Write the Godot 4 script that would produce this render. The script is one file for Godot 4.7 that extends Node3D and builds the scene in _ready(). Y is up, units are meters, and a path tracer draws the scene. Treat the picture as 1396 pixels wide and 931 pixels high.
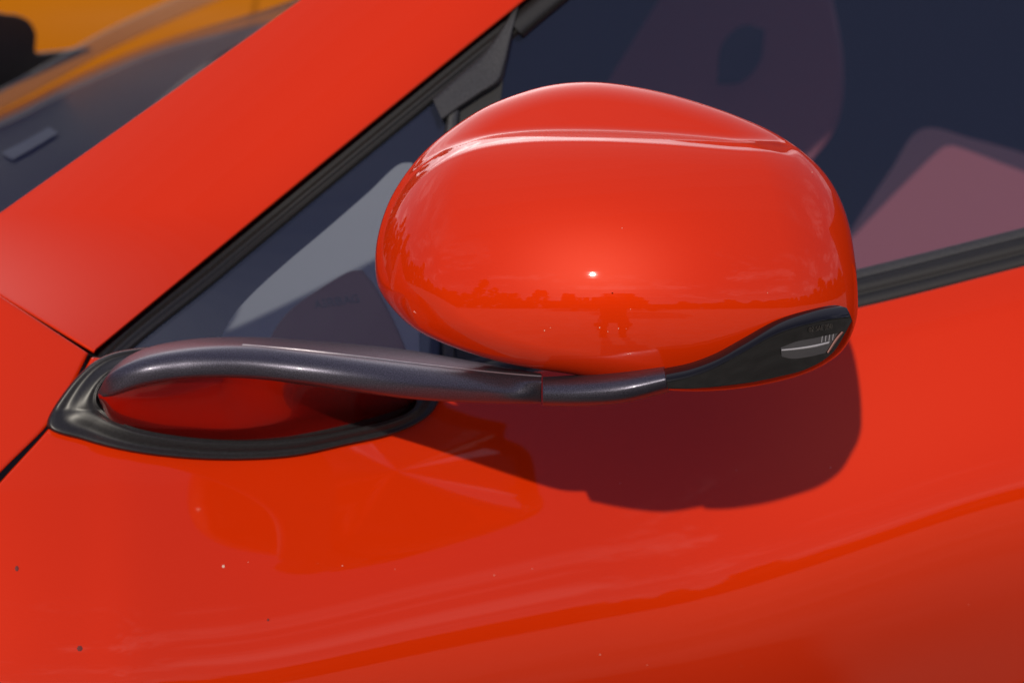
extends Node3D
# Close-up of a red sports car's wing mirror in hard afternoon sun.
# The car is surveyed from a point about 1.45 m off its side: u and v run along and down its flank (1396 x 931 marks, 0.43 mm
# each at the mirror), d is the depth in metres behind the mirror's outermost point.

const MARK := 0.6 / 1396.0
const REACH := 1.45
const TILT := 15.0
var eye := Vector3.ZERO
var ahead := Vector3.ZERO
var above := Vector3.ZERO
var mats := {}
var car: Node3D
var rng := RandomNumberGenerator.new()

# ---------------------------------------------------------------- survey and curves
func spot(u: float, v: float, d: float) -> Vector3:
	var k := (REACH + d) / REACH * MARK
	return eye + ahead * (REACH + d) + Vector3.RIGHT * ((u - 698.0) * k) + above * ((465.5 - v) * k)

func s3(p: Vector3) -> Vector3:
	return spot(p.x, p.y, p.z)

func v3(flat: Array) -> Array:            # pairs u, v
	var out := []
	for i in range(0, flat.size(), 2):
		out.append(Vector3(flat[i], flat[i + 1], 0.0))
	return out

func v3d(flat: Array) -> Array:           # triples u, v, d
	var out := []
	for i in range(0, flat.size(), 3):
		out.append(Vector3(flat[i], flat[i + 1], flat[i + 2]))
	return out

func catmull(p: Array, k: int, f: float, closed: bool) -> Vector3:
	var n := p.size()
	var a: Vector3
	var d: Vector3
	var b: Vector3 = p[k % n]
	var c: Vector3 = p[(k + 1) % n]
	if closed:
		a = p[(k + n - 1) % n]
		d = p[(k + 2) % n]
	else:
		a = p[k - 1] if k > 0 else b * 2.0 - c
		d = p[k + 2] if k + 2 < n else c * 2.0 - b
	var t1 := pow(maxf(a.distance_to(b), 1e-5), 0.5)
	var t2 := pow(maxf(b.distance_to(c), 1e-5), 0.5)
	var t3 := pow(maxf(c.distance_to(d), 1e-5), 0.5)
	var m1 := (c - b + t2 * ((b - a) / t1 - (c - a) / (t1 + t2)))
	var m2 := (c - b + t2 * ((d - c) / t3 - (d - b) / (t2 + t3)))
	var f2 := f * f
	var f3 := f2 * f
	return b * (2.0 * f3 - 3.0 * f2 + 1.0) + m1 * (f3 - 2.0 * f2 + f) + c * (3.0 * f2 - 2.0 * f3) + m2 * (f3 - f2)

func curve(p: Array, n: int, closed := false, even := true) -> Array:   # n points along a smooth curve through p
	var spans := p.size() if closed else p.size() - 1
	if not even:
		var same := []
		for i in n:
			var at := float(i) / (n if closed else n - 1) * spans
			var k := mini(int(at), spans - 1)
			same.append(catmull(p, k, at - k, closed))
		return same
	var fine := []
	var run := [0.0]
	for k in spans:
		for j in 16:
			fine.append(catmull(p, k, j / 16.0, closed))
	fine.append(p[0] if closed else p[p.size() - 1])
	for i in range(1, fine.size()):
		run.append(run[i - 1] + fine[i].distance_to(fine[i - 1]))
	var out := []
	var k2 := 0
	for i in n:
		var want: float = run[run.size() - 1] * i / (n if closed else n - 1)
		while k2 < run.size() - 2 and run[k2 + 1] < want:
			k2 += 1
		var span: float = maxf(run[k2 + 1] - run[k2], 1e-6)
		out.append(fine[k2].lerp(fine[k2 + 1], clampf((want - run[k2]) / span, 0.0, 1.0)))
	return out

func table(knots: Array, x: float) -> float:    # smooth monotone-ish interpolation of x, y pairs
	var n := knots.size() / 2
	if x <= knots[0]:
		return knots[1]
	if x >= knots[2 * n - 2]:
		return knots[2 * n - 1]
	var k := 0
	while k < n - 2 and knots[2 * k + 2] < x:
		k += 1
	var x1: float = knots[2 * k]
	var y1: float = knots[2 * k + 1]
	var x2: float = knots[2 * k + 2]
	var y2: float = knots[2 * k + 3]
	var x0: float = knots[2 * k - 2] if k > 0 else x1 - (x2 - x1)
	var y0: float = knots[2 * k - 1] if k > 0 else y1 - (y2 - y1)
	var x3: float = knots[2 * k + 4] if k < n - 2 else x2 + (x2 - x1)
	var y3: float = knots[2 * k + 5] if k < n - 2 else y2 + (y2 - y1)
	var h := x2 - x1
	var f := (x - x1) / h
	var m1 := (y2 - y0) / (x2 - x0) * h
	var m2 := (y3 - y1) / (x3 - x1) * h
	return y1 * (2 * f * f * f - 3 * f * f + 1) + m1 * (f * f * f - 2 * f * f + f) + y2 * (3 * f * f - 2 * f * f * f) + m2 * (f * f * f - f * f)

# ---------------------------------------------------------------- meshes
func mesh_of(rows: Array, wrap := false, uv_scale := Vector2.ONE, solid := false) -> ArrayMesh:
	# rows of equally many world points -> one smooth sheet; wrap joins the last column to the first
	var nr := rows.size()
	var nc: int = rows[0].size()
	var pos := PackedVector3Array()
	var uv := PackedVector2Array()
	for r in nr:
		for c in nc:
			pos.append(rows[r][c])
			uv.append(Vector2(float(c) / maxi(nc - 1, 1), float(r) / maxi(nr - 1, 1)) * uv_scale)
	var tri := PackedInt32Array()
	for r in nr - 1:
		for c in (nc if wrap else nc - 1):
			var a := r * nc + c
			var b := r * nc + (c + 1) % nc
			var e := a + nc
			var f := b + nc
			tri.append_array([a, b, f, a, f, e])
	return finish(pos, uv, tri, solid)

func finish(pos: PackedVector3Array, uv: PackedVector2Array, tri: PackedInt32Array, solid: bool) -> ArrayMesh:
	var nor := PackedVector3Array()
	nor.resize(pos.size())
	var sum := 0.0
	var mid := Vector3.ZERO
	for p in pos:
		mid += p
	mid /= pos.size()
	for t in range(0, tri.size(), 3):
		var a := pos[tri[t]]
		var b := pos[tri[t + 1]]
		var c := pos[tri[t + 2]]
		var n := (b - a).cross(c - a)
		nor[tri[t]] += n
		nor[tri[t + 1]] += n
		nor[tri[t + 2]] += n
		sum += n.dot(a - mid) if solid else n.dot(eye - a)
	var turn := sum < 0.0
	for i in nor.size():
		nor[i] = (-nor[i] if turn else nor[i]).normalized()
	if not turn:
		for t in range(0, tri.size(), 3):
			var keep := tri[t + 1]
			tri[t + 1] = tri[t + 2]
			tri[t + 2] = keep
	var arrays := []
	arrays.resize(Mesh.ARRAY_MAX)
	arrays[Mesh.ARRAY_VERTEX] = pos
	arrays[Mesh.ARRAY_NORMAL] = nor
	arrays[Mesh.ARRAY_TEX_UV] = uv
	arrays[Mesh.ARRAY_INDEX] = tri
	var m := ArrayMesh.new()
	m.add_surface_from_arrays(Mesh.PRIMITIVE_TRIANGLES, arrays)
	return m

func obj(called: String, mesh: Mesh, mat: Material, parent: Node = null, label := "") -> MeshInstance3D:
	var o := MeshInstance3D.new()
	o.name = called
	o.mesh = mesh
	o.material_override = mat
	(parent if parent else car).add_child(o, true)
	if label:
		o.set_meta("label", label)
	return o

func thing(called: String, label: String, category: String) -> Node3D:
	var o := Node3D.new()
	o.name = called
	add_child(o, true)
	o.set_meta("label", label)
	o.set_meta("category", category)
	return o

func world_rows(g: Array) -> Array:
	var out := []
	for row in g:
		var w := []
		for p in row:
			w.append(s3(p))
		out.append(w)
	return out

func coons(top: Array, bottom: Array, left: Array, right: Array, nu: int, nv: int, depth = null) -> Array:
	var T := curve(top, nu)
	var B := curve(bottom, nu)
	var L := curve(left, nv)
	var R := curve(right, nv)
	var g := []
	for j in nv:
		var t := float(j) / (nv - 1)
		var row := []
		for i in nu:
			var s := float(i) / (nu - 1)
			var p: Vector3 = T[i] * (1 - t) + B[i] * t + L[j] * (1 - s) + R[j] * s - (T[0] * (1 - s) * (1 - t) + T[nu - 1] * s * (1 - t) + B[0] * (1 - s) * t + B[nu - 1] * s * t)
			if depth != null:
				p.z = depth.call(p.x, p.y)
			row.append(p)
		g.append(row)
	return g

func rolled(g: Array, sides: String, radius := 5.0, deep := 0.02) -> Array:   # turn the edges of a panel round and back: l, r, t, b
	var out := []
	for row in g:
		out.append(row.duplicate())
	for side in ["l", "r"]:
		if not side in sides:
			continue
		for row in out:
			var n: int = row.size()
			var p: Vector3 = row[0] if side == "l" else row[n - 1]
			var q: Vector3 = row[1] if side == "l" else row[n - 2]
			for e in round_edge(p, p - q, radius, deep):
				if side == "l":
					row.push_front(e)
				else:
					row.push_back(e)
	for side in ["t", "b"]:
		if not side in sides:
			continue
		var n: int = out.size()
		var first: Array = out[0] if side == "t" else out[n - 1]
		var second: Array = out[1] if side == "t" else out[n - 2]
		var extra := []
		for i in first.size():
			extra.append(round_edge(first[i], first[i] - second[i], radius, deep))
		for k in extra[0].size():
			var row := []
			for i in first.size():
				row.append(extra[i][k])
			if side == "t":
				out.push_front(row)
			else:
				out.push_back(row)
	return out

func round_edge(p: Vector3, way: Vector3, radius: float, deep: float) -> Array:
	var flat := Vector2(way.x, way.y)
	var slope := way.z / maxf(flat.length(), 1e-5)
	flat = flat.normalized()
	var out := []
	for k in range(1, 7):
		var a := deg_to_rad(15.0 * k)
		var reach := radius * sin(a)
		out.append(Vector3(p.x + flat.x * reach, p.y + flat.y * reach, p.z + slope * reach * (1.0 - k / 6.0) + radius * MARK * (1.0 - cos(a))))
	var last: Vector3 = out[5]
	out.append(last + Vector3(flat.x, flat.y, 0) * 0.3 + Vector3(0, 0, deep * 0.4))
	out.append(last + Vector3(flat.x, flat.y, 0) * 0.3 + Vector3(0, 0, deep))
	return out

func ribbon(path: Array, n: int, profile: Array, depth: Callable) -> Array:   # profile: pairs (marks across, metres proud); across is to the right of the path
	var p := curve(path, n)
	var g := []
	for i in n:
		var along: Vector3 = p[mini(i + 1, n - 1)] - p[maxi(i - 1, 0)]
		var side := Vector3(-along.y, along.x, 0).normalized()
		var row := []
		for k in range(0, profile.size(), 2):
			var q: Vector3 = p[i] + side * profile[k]
			q.z = depth.call(q.x, q.y) - profile[k + 1]
			row.append(q)
		g.append(row)
	return g

func between(a: Array, b: Array, n: int, m: int, depth: Callable, raise: Array) -> Array:   # a sheet from curve a to curve b; raise: pairs (share across, metres proud)
	var A := curve(a, n)
	var B := curve(b, n)
	var g := []
	for i in n:
		var row := []
		for j in m:
			var t := float(j) / (m - 1)
			var q: Vector3 = A[i].lerp(B[i], t)
			q.z = depth.call(q.x, q.y) - table(raise, t)
			row.append(q)
		g.append(row)
	return g

# ---------------------------------------------------------------- the shape of the flank
var belt_line := PackedFloat32Array()
var door_fall := PackedFloat32Array()
const BELT := [-800.0, 640.0, -300.0, 622.0, 0.0, 612.0, 200.0, 610.0, 350.0, 600.0, 600.0, 548.0, 900.0, 485.0, 1171.0, 422.0, 1396.0, 366.0, 2400.0, 110.0]
const DOOR_TILT := [-200.0, 30.0, 0.0, 29.0, 100.0, 25.0, 200.0, 18.0, 290.0, 8.0, 340.0, -3.0, 385.0, -19.0, 440.0, -36.0, 510.0, -49.0, 600.0, -55.0, 900.0, -48.0, 1500.0, -20.0]
const DOOR_DEEP := 0.325

func prepare_flank() -> void:
	var run := 0.0
	for i in 331:
		plan_line.append(run)
		run += table(PLAN, -895.0 + 10.0 * i) * 10.0 * MARK
	var zero := plan_line[180]
	for i in 331:
		plan_line[i] -= zero
	for i in 321:
		belt_line.append(table(BELT, -800.0 + 10.0 * i))
	var sum := DOOR_DEEP
	for i in 321:                          # from 0 to 1600 marks below the belt
		door_fall.append(sum)
		sum -= tan(deg_to_rad(table(DOOR_TILT, 5.0 * i))) * 5.0 * MARK

func belt(u: float) -> float:
	var k := clampf((u + 800.0) / 10.0, 0.0, 319.0)
	return lerpf(belt_line[int(k)], belt_line[int(k) + 1], k - int(k))

const PLAN := [-900.0, 0.10, -200.0, 0.24, 0.0, 0.36, 100.0, 0.42, 140.0, 0.40, 165.0, 0.44, 200.0, 0.52, 300.0, 0.56, 450.0, 0.58, 650.0, 0.58, 800.0, 0.56, 900.0, 0.48, 1020.0, 0.36, 1200.0, 0.27, 2400.0, 0.20]   # how the flank falls back along its length
var plan_line := PackedFloat32Array()

func along(u: float) -> float:
	var k := clampf((u + 900.0) / 10.0, 0.0, 329.0)
	return lerpf(plan_line[int(k)], plan_line[int(k) + 1], k - int(k))

func door_at(u: float, v: float) -> float:
	var w := v - belt(u)
	w += (40.0 * smoothstep(900.0, 1400.0, u)) * smoothstep(-60.0, 60.0, w)
	if w < 0.0:
		return DOOR_DEEP - w * MARK * 0.53 + along(u)
	var k := minf(w / 5.0, 319.0)
	return lerpf(door_fall[int(k)], door_fall[int(k) + 1], k - int(k)) + along(u)

func glass_at(u: float, v: float) -> float:
	var w := belt(u) - v
	return DOOR_DEEP + 0.012 + maxf(w, -60.0) * MARK * 0.46 + lerpf(along(u), 0.34 * (u - 900.0) * MARK, smoothstep(0.0, 320.0, w))

func pillar_at(u: float, v: float) -> float:   # across the pillar it rolls over from the window to the windscreen
	var w := across_pillar(u, v)
	return glass_at(u, v) - 0.010 - 0.00010 * w + 0.0000010 * w * w

func across_pillar(u: float, v: float) -> float:   # marks from the pillar's lower edge towards the windscreen
	return maxf(((133.0 - u) * 0.64 + (477.0 - v) * 0.768), 0.0)

func wing_at(u: float, v: float) -> float:
	return door_at(u, v)

# ---------------------------------------------------------------- the mirror's shell
const SHELL_MID := Vector2(835.0, 400.0)
var shell_rim := []
var crease := []
const SHELL_V := [100.0, 42.0, 150.0, 39.0, 190.0, 41.0, 215.0, 39.5, 260.0, 31.0, 310.0, 20.0, 368.0, 8.5, 400.0, 0.0, 418.0, -7.5, 445.0, -17.0, 480.0, -29.0, 540.0, -42.0]
var shell_fall := PackedFloat32Array()

func prepare_shell() -> void:
	shell_rim = curve(v3([785, 112, 830, 113, 900, 125, 960, 142, 1010, 160, 1060, 183, 1105, 215, 1135, 250, 1155, 295, 1166, 350, 1170, 400, 1168, 437, 1152, 474, 1126, 496, 1085, 514, 1000, 531, 920, 533, 850, 523, 790, 512, 730, 503, 680, 493, 630, 478, 590, 462, 560, 445, 530, 415, 515, 390, 511, 355, 515, 320, 530, 275, 552, 238, 582, 203, 620, 172, 660, 147, 700, 130, 745, 117]), 400, true)
	crease = curve(v3([513, 372, 517, 338, 533, 290, 560, 248, 600, 216, 650, 197, 710, 188, 800, 186, 900, 190, 1000, 198, 1060, 202, 1088, 210, 1092, 214]), 90)
	# fall[v]: depth by v, zero at 400
	var raw := PackedFloat32Array()
	var sum := 0.0
	for i in 101:
		raw.append(sum)
		sum -= tan(deg_to_rad(table(SHELL_V, 90.0 + 5.0 * i))) * 5.0 * MARK
	for i in 101:
		shell_fall.append(raw[i] - raw[62])

func shell_base(u: float, v: float) -> float:
	var k := clampf((v - 90.0) / 5.0, 0.0, 99.0)
	var x := (u - 850.0) * MARK
	return lerpf(shell_fall[int(k)], shell_fall[int(k) + 1], k - int(k)) + x * x / (2.0 * (0.20 if x < 0 else 0.21))

func shell_edge(r: float, size: float, right: float, up: float) -> float:
	var r0 := lerpf(0.72, 0.91, smoothstep(0.35, 0.85, up))
	var t := clampf((r - r0) / (1.0 - r0), 0.0, 1.0)
	var e := lerpf(0.85, 0.5, right) * (1.0 - r0) * size * MARK
	return e * (1.0 - sqrt(maxf(1.0 - t * t, 0.0)))

func crease_step(u: float, v: float) -> float:   # the lower body rolls over at a lip; the upper face lies behind it
	if v > 420.0 or u > 1150.0:
		return 0.0
	var best := 1e9
	var sign := 1.0
	var share := 0.0
	var n := crease.size()
	for i in n - 1:
		var a: Vector3 = crease[i]
		var far := absf(a.x - u) + absf(a.y - v)
		if far > best * 1.5 + 30.0:
			continue
		var b: Vector3 = crease[i + 1]
		var e := Vector2(b.x - a.x, b.y - a.y)
		var q := Vector2(u - a.x, v - a.y)
		var f := clampf(q.dot(e) / e.length_squared(), 0.0, 1.0)
		var d := (q - e * f).length()
		if d < best:
			best = d
			sign = 1.0 if e.cross(q) < 0.0 else -1.0
			share = (i + f) / (n - 1)
	var k := smoothstep(0.0, 0.32, share) * (1.0 - smoothstep(0.95, 1.0, share))
	return k * MARK * table(LIP, best * sign)

const LIP := [-40.0, 0.0, -28.0, 0.0, -16.0, 0.9, -9.0, 2.2, -5.5, 3.6, 4.0, 24.0, 6.5, 32.5, 9.0, 37.0, 13.0, 38.8, 20.0, 39.0, 400.0, 39.0]

func build_shell(mirror: Node3D) -> void:
	var rows := []
	var nr := 290
	for j in nr + 1:
		var f := float(j) / nr
		var r := 0.004 + 0.996 * (f * 0.45 + 0.55 * sin(f * PI / 2))
		if j == nr:
			r = 1.0
		var row := []
		for i in shell_rim.size():
			var b: Vector3 = shell_rim[i]
			var way := Vector2(b.x, b.y) - SHELL_MID
			var p := SHELL_MID + way * r
			var right := clampf(way.normalized().x, 0.0, 1.0)
			row.append(Vector3(p.x, p.y, shell_base(p.x, p.y) + shell_edge(r, way.length(), right * right, -way.normalized().y) + crease_step(p.x, p.y)))
		rows.append(row)
	var rim: Array = rows[nr]
	for back in [[1.0, 0.006], [0.995, 0.014], [0.985, 0.022], [0.965, 0.030], [0.93, 0.034], [0.90, 0.033], [0.895, 0.026]]:
		var row := []
		for i in rim.size():
			var p: Vector3 = rim[i]
			var q: Vector2 = SHELL_MID + (Vector2(p.x, p.y) - SHELL_MID) * float(back[0])
			row.append(Vector3(q.x, q.y, minf(p.z, 0.10) * 0.5 + p.z * 0.5 + back[1]))
		rows.append(row)
	obj("shell", mesh_of(world_rows(rows), true), mats.paint, mirror)
	var ring: Array = rows[rows.size() - 1]
	var glass := []
	for k in 9:
		var row := []
		for p in ring:
			var q: Vector3 = p
			var mid := Vector3(SHELL_MID.x, SHELL_MID.y - 60.0, 0.10)
			row.append(mid.lerp(q, 0.003 + 0.997 * k / 8.0))
		glass.append(row)
	obj("mirror_glass", mesh_of(world_rows(glass), true), mats.mirror, mirror)

func loft(keys: Array, n: int, m: int) -> Array:   # keys: curves of triples along the piece; each section runs smoothly through them
	var c := []
	for k in keys:
		c.append(curve(v3d(k), n, false, false))
	var g := []
	for i in n:
		var section := []
		for k in c:
			var q: Vector3 = k[i]
			section.append(Vector3(q.x, q.y, q.z + (along(q.x) + DOOR_DEEP - 0.205) * (1.0 - smoothstep(280.0, 740.0, q.x))))
		var pts := []
		var w := []
		for p in section:
			w.append(s3(p))
		pts = curve(w, m, true, false)
		g.append(pts)
	return g

func capped(g: Array) -> Array:
	var out := g.duplicate()
	for end in [0, 1]:
		var ring: Array = g[0] if end == 0 else g[g.size() - 1]
		var mid := Vector3.ZERO
		for p in ring:
			mid += p
		mid /= ring.size()
		var steps := [0.97, 0.9, 0.02]
		for k in steps:
			var row := []
			for p in ring:
				row.append(mid.lerp(p, float(k)))
			if end == 0:
				out.push_front(row)
			else:
				out.push_back(row)
	return out

# ---------------------------------------------------------------- materials
func paint(c: Color, rough := 0.06) -> StandardMaterial3D:
	var m := StandardMaterial3D.new()
	m.albedo_color = c.linear_to_srgb()
	m.roughness = rough
	return m

func noise_tex(freq: float, lo: float, hi: float, size := 512, seed_ := 1, kind := FastNoiseLite.TYPE_SIMPLEX_SMOOTH) -> ImageTexture:
	var n := FastNoiseLite.new()
	n.noise_type = kind
	n.seed = seed_
	n.frequency = freq
	n.fractal_octaves = 3
	var im := n.get_seamless_image(size, size)
	im.convert(Image.FORMAT_RGB8)
	for y in size:
		for x in size:
			var k := lerpf(lo, hi, im.get_pixel(x, y).r)
			im.set_pixel(x, y, Color(k, k, k))
	return ImageTexture.create_from_image(im)

func grained(c: Color, rough: float, seed_: int) -> StandardMaterial3D:
	var m := paint(c, rough)
	m.albedo_texture = noise_tex(0.16, 0.55, 1.2, 256, seed_)
	m.uv1_triplanar = true
	m.uv1_scale = Vector3(11, 11, 11)
	return m

func make_materials() -> void:
	var red := paint(Color(0.58, 0.026, 0.0010), 0.58)
	red.metallic = 0.18
	red.metallic_specular = 0.05
	red.clearcoat_enabled = true
	red.clearcoat = 1.0
	red.clearcoat_roughness = 0.03
	mats.paint = red
	var fl := paint(Color(0.145, 0.138, 0.185), 0.40)
	fl.metallic = 0.8
	fl.albedo_texture = noise_tex(0.32, 0.0, 1.5, 512, 3)
	fl.uv1_triplanar = true
	fl.uv1_scale = Vector3(9, 9, 9)
	fl.clearcoat_enabled = true
	fl.clearcoat = 0.1
	fl.clearcoat_roughness = 0.10
	mats.arm = fl
	mats.rubber = grained(Color(0.011, 0.0105, 0.011), 0.5, 5)
	mats.plastic = grained(Color(0.016, 0.0155, 0.018), 0.42, 6)
	mats.trim = grained(Color(0.034, 0.034, 0.039), 0.45, 7)
	mats.foot = paint(Color(0.34, 0.008, 0.004), 0.25)  # the door's red reflection put into the colour of the metal
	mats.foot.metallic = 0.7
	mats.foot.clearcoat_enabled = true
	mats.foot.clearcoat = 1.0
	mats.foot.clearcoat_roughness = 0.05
	mats.edge_light = paint(Color(0.40, 0.37, 0.40), 0.35)  # brighter than the arm, paints the highlight on its crest
	mats.edge_light.metallic = 0.8
	mats.lamp = paint(Color(0.045, 0.043, 0.047), 0.15)
	mats.lamp_bright = paint(Color(0.36, 0.35, 0.38), 0.3)
	mats.lamp_warm = paint(Color(0.30, 0.15, 0.13), 0.3)
	mats.emboss = paint(Color(0.035, 0.03, 0.028), 0.3)
	mats.dust = paint(Color(0.62, 0.42, 0.34), 0.8)
	mats.chip = paint(Color(0.12, 0.012, 0.01), 0.6)
	mats.pale = paint(Color(0.30, 0.29, 0.26), 0.5)
	mats.slot = paint(Color(0.012, 0.011, 0.018), 0.9)
	var film := paint(Color(0.62, 0.59, 0.52), 0.5)  # translucent film that paints a reflection streak on the glass
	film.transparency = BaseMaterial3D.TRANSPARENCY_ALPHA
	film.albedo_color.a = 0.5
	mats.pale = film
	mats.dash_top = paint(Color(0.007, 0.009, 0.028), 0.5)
	mats.lit_patch = paint(Color(0.22, 0.25, 0.33), 0.6)  # pale blue of a lit patch on the dashboard
	mats.black = paint(Color(0.006, 0.006, 0.007), 0.5)
	mats.gloss = paint(Color(0.006, 0.0055, 0.0055), 0.03)
	mats.frit = paint(Color(0.012, 0.012, 0.016), 0.06)
	mats.mirror = paint(Color(0.8, 0.82, 0.85), 0.02)
	mats.mirror.metallic = 1.0
	var g := StandardMaterial3D.new()
	g.transparency = BaseMaterial3D.TRANSPARENCY_ALPHA
	g.albedo_color = Color(0.20, 0.23, 0.32, 0.30)
	g.roughness = 0.0
	mats.glass = g
	var g2: StandardMaterial3D = g.duplicate()
	g2.albedo_color = Color(0.09, 0.11, 0.24, 0.55)
	g2.metallic_specular = 0.06
	g2.roughness = 0.22
	mats.screen = g2
	mats.seat = paint(Color(0.30, 0.10, 0.14), 0.7)
	mats.seat_shade = paint(Color(0.06, 0.026, 0.045), 0.8)  # darker copy of the seat colour, painted as shade
	mats.dash = paint(Color(0.50, 0.56, 0.66), 0.7)  # pale colour stands for sunlight inside the cabin
	mats.dark_trim = paint(Color(0.03, 0.008, 0.010), 0.6)
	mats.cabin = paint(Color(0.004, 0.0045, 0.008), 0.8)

# ---------------------------------------------------------------- building
func _ready() -> void:
	rng.seed = 7
	var t := deg_to_rad(TILT)
	ahead = Vector3(0, -sin(t), -cos(t))
	above = Vector3(0, cos(t), -sin(t))
	eye = Vector3(0, 0.95, 0) - ahead * REACH
	var cam := Camera3D.new()
	cam.name = "camera"
	cam.near = 0.05
	cam.far = 900.0
	var lens := CameraAttributesPhysical.new()
	lens.frustum_focal_length = 87.0
	lens.frustum_focus_distance = REACH + 0.02
	lens.frustum_near = 0.05
	lens.frustum_far = 900.0
	lens.exposure_aperture = 9.0
	cam.attributes = lens
	add_child(cam, true)
	cam.fov = rad_to_deg(2.0 * atan(931.0 * MARK / 2.0 / REACH))
	cam.position = eye
	cam.rotation_degrees = Vector3(-TILT, 0, 0)

	var sky := ProceduralSkyMaterial.new()
	sky.sky_top_color = Color(0.075, 0.10, 0.27).linear_to_srgb()
	sky.sky_horizon_color = Color(0.58, 0.575, 0.61).linear_to_srgb()
	sky.sky_curve = 0.10
	sky.ground_bottom_color = Color(0.2, 0.19, 0.18)
	sky.ground_horizon_color = Color(0.5, 0.48, 0.46)
	sky.sun_angle_max = 55.0
	sky.sun_curve = 0.45
	var env := Environment.new()
	env.background_mode = Environment.BG_SKY
	env.sky = Sky.new()
	env.sky.sky_material = sky
	env.tonemap_mode = Environment.TONE_MAPPER_LINEAR
	env.tonemap_exposure = 0.93
	env.sdfgi_enabled = true
	env.ssao_enabled = true
	env.ssil_enabled = true
	var we := WorldEnvironment.new()
	we.name = "world"
	we.environment = env
	add_child(we, true)
	var sun := DirectionalLight3D.new()
	sun.name = "sun"
	sun.light_energy = 1.15
	sun.light_angular_distance = 0.8
	sun.light_color = Color(1.0, 0.96, 0.90)
	sun.shadow_enabled = true
	sun.rotation_degrees = Vector3(-31.5, -9.6, 0)
	add_child(sun, true)
	sky.sky_cover = clouds(sun.global_basis.z)
	sky.sky_cover_modulate = Color(1, 1, 1, 10.0)

	make_materials()
	prepare_flank()
	prepare_shell()

	# the setting
	var ground := MeshInstance3D.new()
	ground.name = "ground"
	var pm := PlaneMesh.new()
	pm.size = Vector2(1600, 1600)
	ground.mesh = pm
	var gm := paint(Color(0.34, 0.32, 0.29), 0.9)
	gm.albedo_texture = noise_tex(0.02, 0.75, 1.0)
	gm.uv1_triplanar = true
	gm.uv1_scale = Vector3(0.2, 0.2, 0.2)
	ground.material_override = gm
	ground.set_meta("kind", "structure")
	add_child(ground, true)

	car = thing("red_sports_car", "glossy red sports car with a wing mirror on a grey swan-neck arm", "car")
	build_flank()
	build_mirror()
	build_cabin()
	build_background()
	build_dust()

func build_dust() -> void:
	var st := []
	for k in 14:
		st.append([rng.randf_range(160.0, 1390.0), rng.randf_range(600.0, 925.0), rng.randf_range(0.35, 0.8)])
	obj("dust", specks(st, door_at), mats.dust).set_meta("kind", "stuff")
	st = []
	for k in 4:
		st.append([rng.randf_range(560.0, 1120.0), rng.randf_range(230.0, 470.0), rng.randf_range(0.4, 0.8)])
	for k in 6:
		st.append([rng.randf_range(700.0, 880.0), rng.randf_range(445.0, 490.0), rng.randf_range(0.5, 1.0)])
	var shell := func(u, v):
		var way := Vector2(u, v) - SHELL_MID
		return shell_base(u, v)
	obj("dust", specks(st, shell), mats.dust, car.get_node("wing_mirror")).set_meta("kind", "stuff")
	for c in [[22, 775, 4.0], [108, 884, 4.2], [365, 845, 2.0]]:
		obj("stone_chip", specks([c], door_at), mats.chip)
	obj("stone_chip", specks([[304, 772, 2.2]], door_at), mats.dust)

func specks(list: Array, depth: Callable) -> ArrayMesh:
	var pos := PackedVector3Array()
	var uv := PackedVector2Array()
	var tri := PackedInt32Array()
	for c in list:
		var at := pos.size()
		var r: float = c[2]
		for k in 7:
			var a := TAU * k / 6.0
			var u: float = c[0] + (r * cos(a) * (0.7 + 0.3 * sin(c[0])) if k < 6 else 0.0)
			var v: float = c[1] + (r * sin(a) if k < 6 else 0.0)
			pos.append(spot(u, v, depth.call(u, v) - (0.0002 if k < 6 else 0.0004)))
			uv.append(Vector2.ZERO)
		for k in 6:
			tri.append_array([at + k, at + (k + 1) % 6, at + 6])
	return finish(pos, uv, tri, false)

func clouds(towards: Vector3) -> ImageTexture:
	var n := FastNoiseLite.new()
	n.seed = 11
	n.frequency = 2.1
	n.fractal_octaves = 6
	n.fractal_gain = 0.58
	n.domain_warp_enabled = true
	n.domain_warp_amplitude = 0.35
	n.domain_warp_frequency = 1.6
	var w := 1024
	var h := 512
	var im := Image.create(w, h, false, Image.FORMAT_RGBA8)
	for y in h / 2:
		var up := PI / 2 - PI * (y + 0.5) / h
		for x in w:
			var a := TAU * x / w
			var p := Vector3(cos(up) * sin(a), sin(up), cos(up) * cos(a))
			var q := p / maxf(p.y + 0.12, 0.05)
			var k := n.get_noise_3d(q.x * 0.5, 3.0, q.z * 0.9)
			k = smoothstep(0.02, 0.55, k) * smoothstep(0.0, 0.2, p.y) * (1.0 - smoothstep(0.35, 0.75, p.y))
			var near := acos(clampf(p.dot(towards), -1.0, 1.0))
			k = 0.05 * k + (0.42 + 0.57 * k) * exp(-near / 0.31)
			im.set_pixel(x, y, Color(1, 0.98, 0.96, minf(k, 1.0)))
	return ImageTexture.create_from_image(im)

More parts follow.
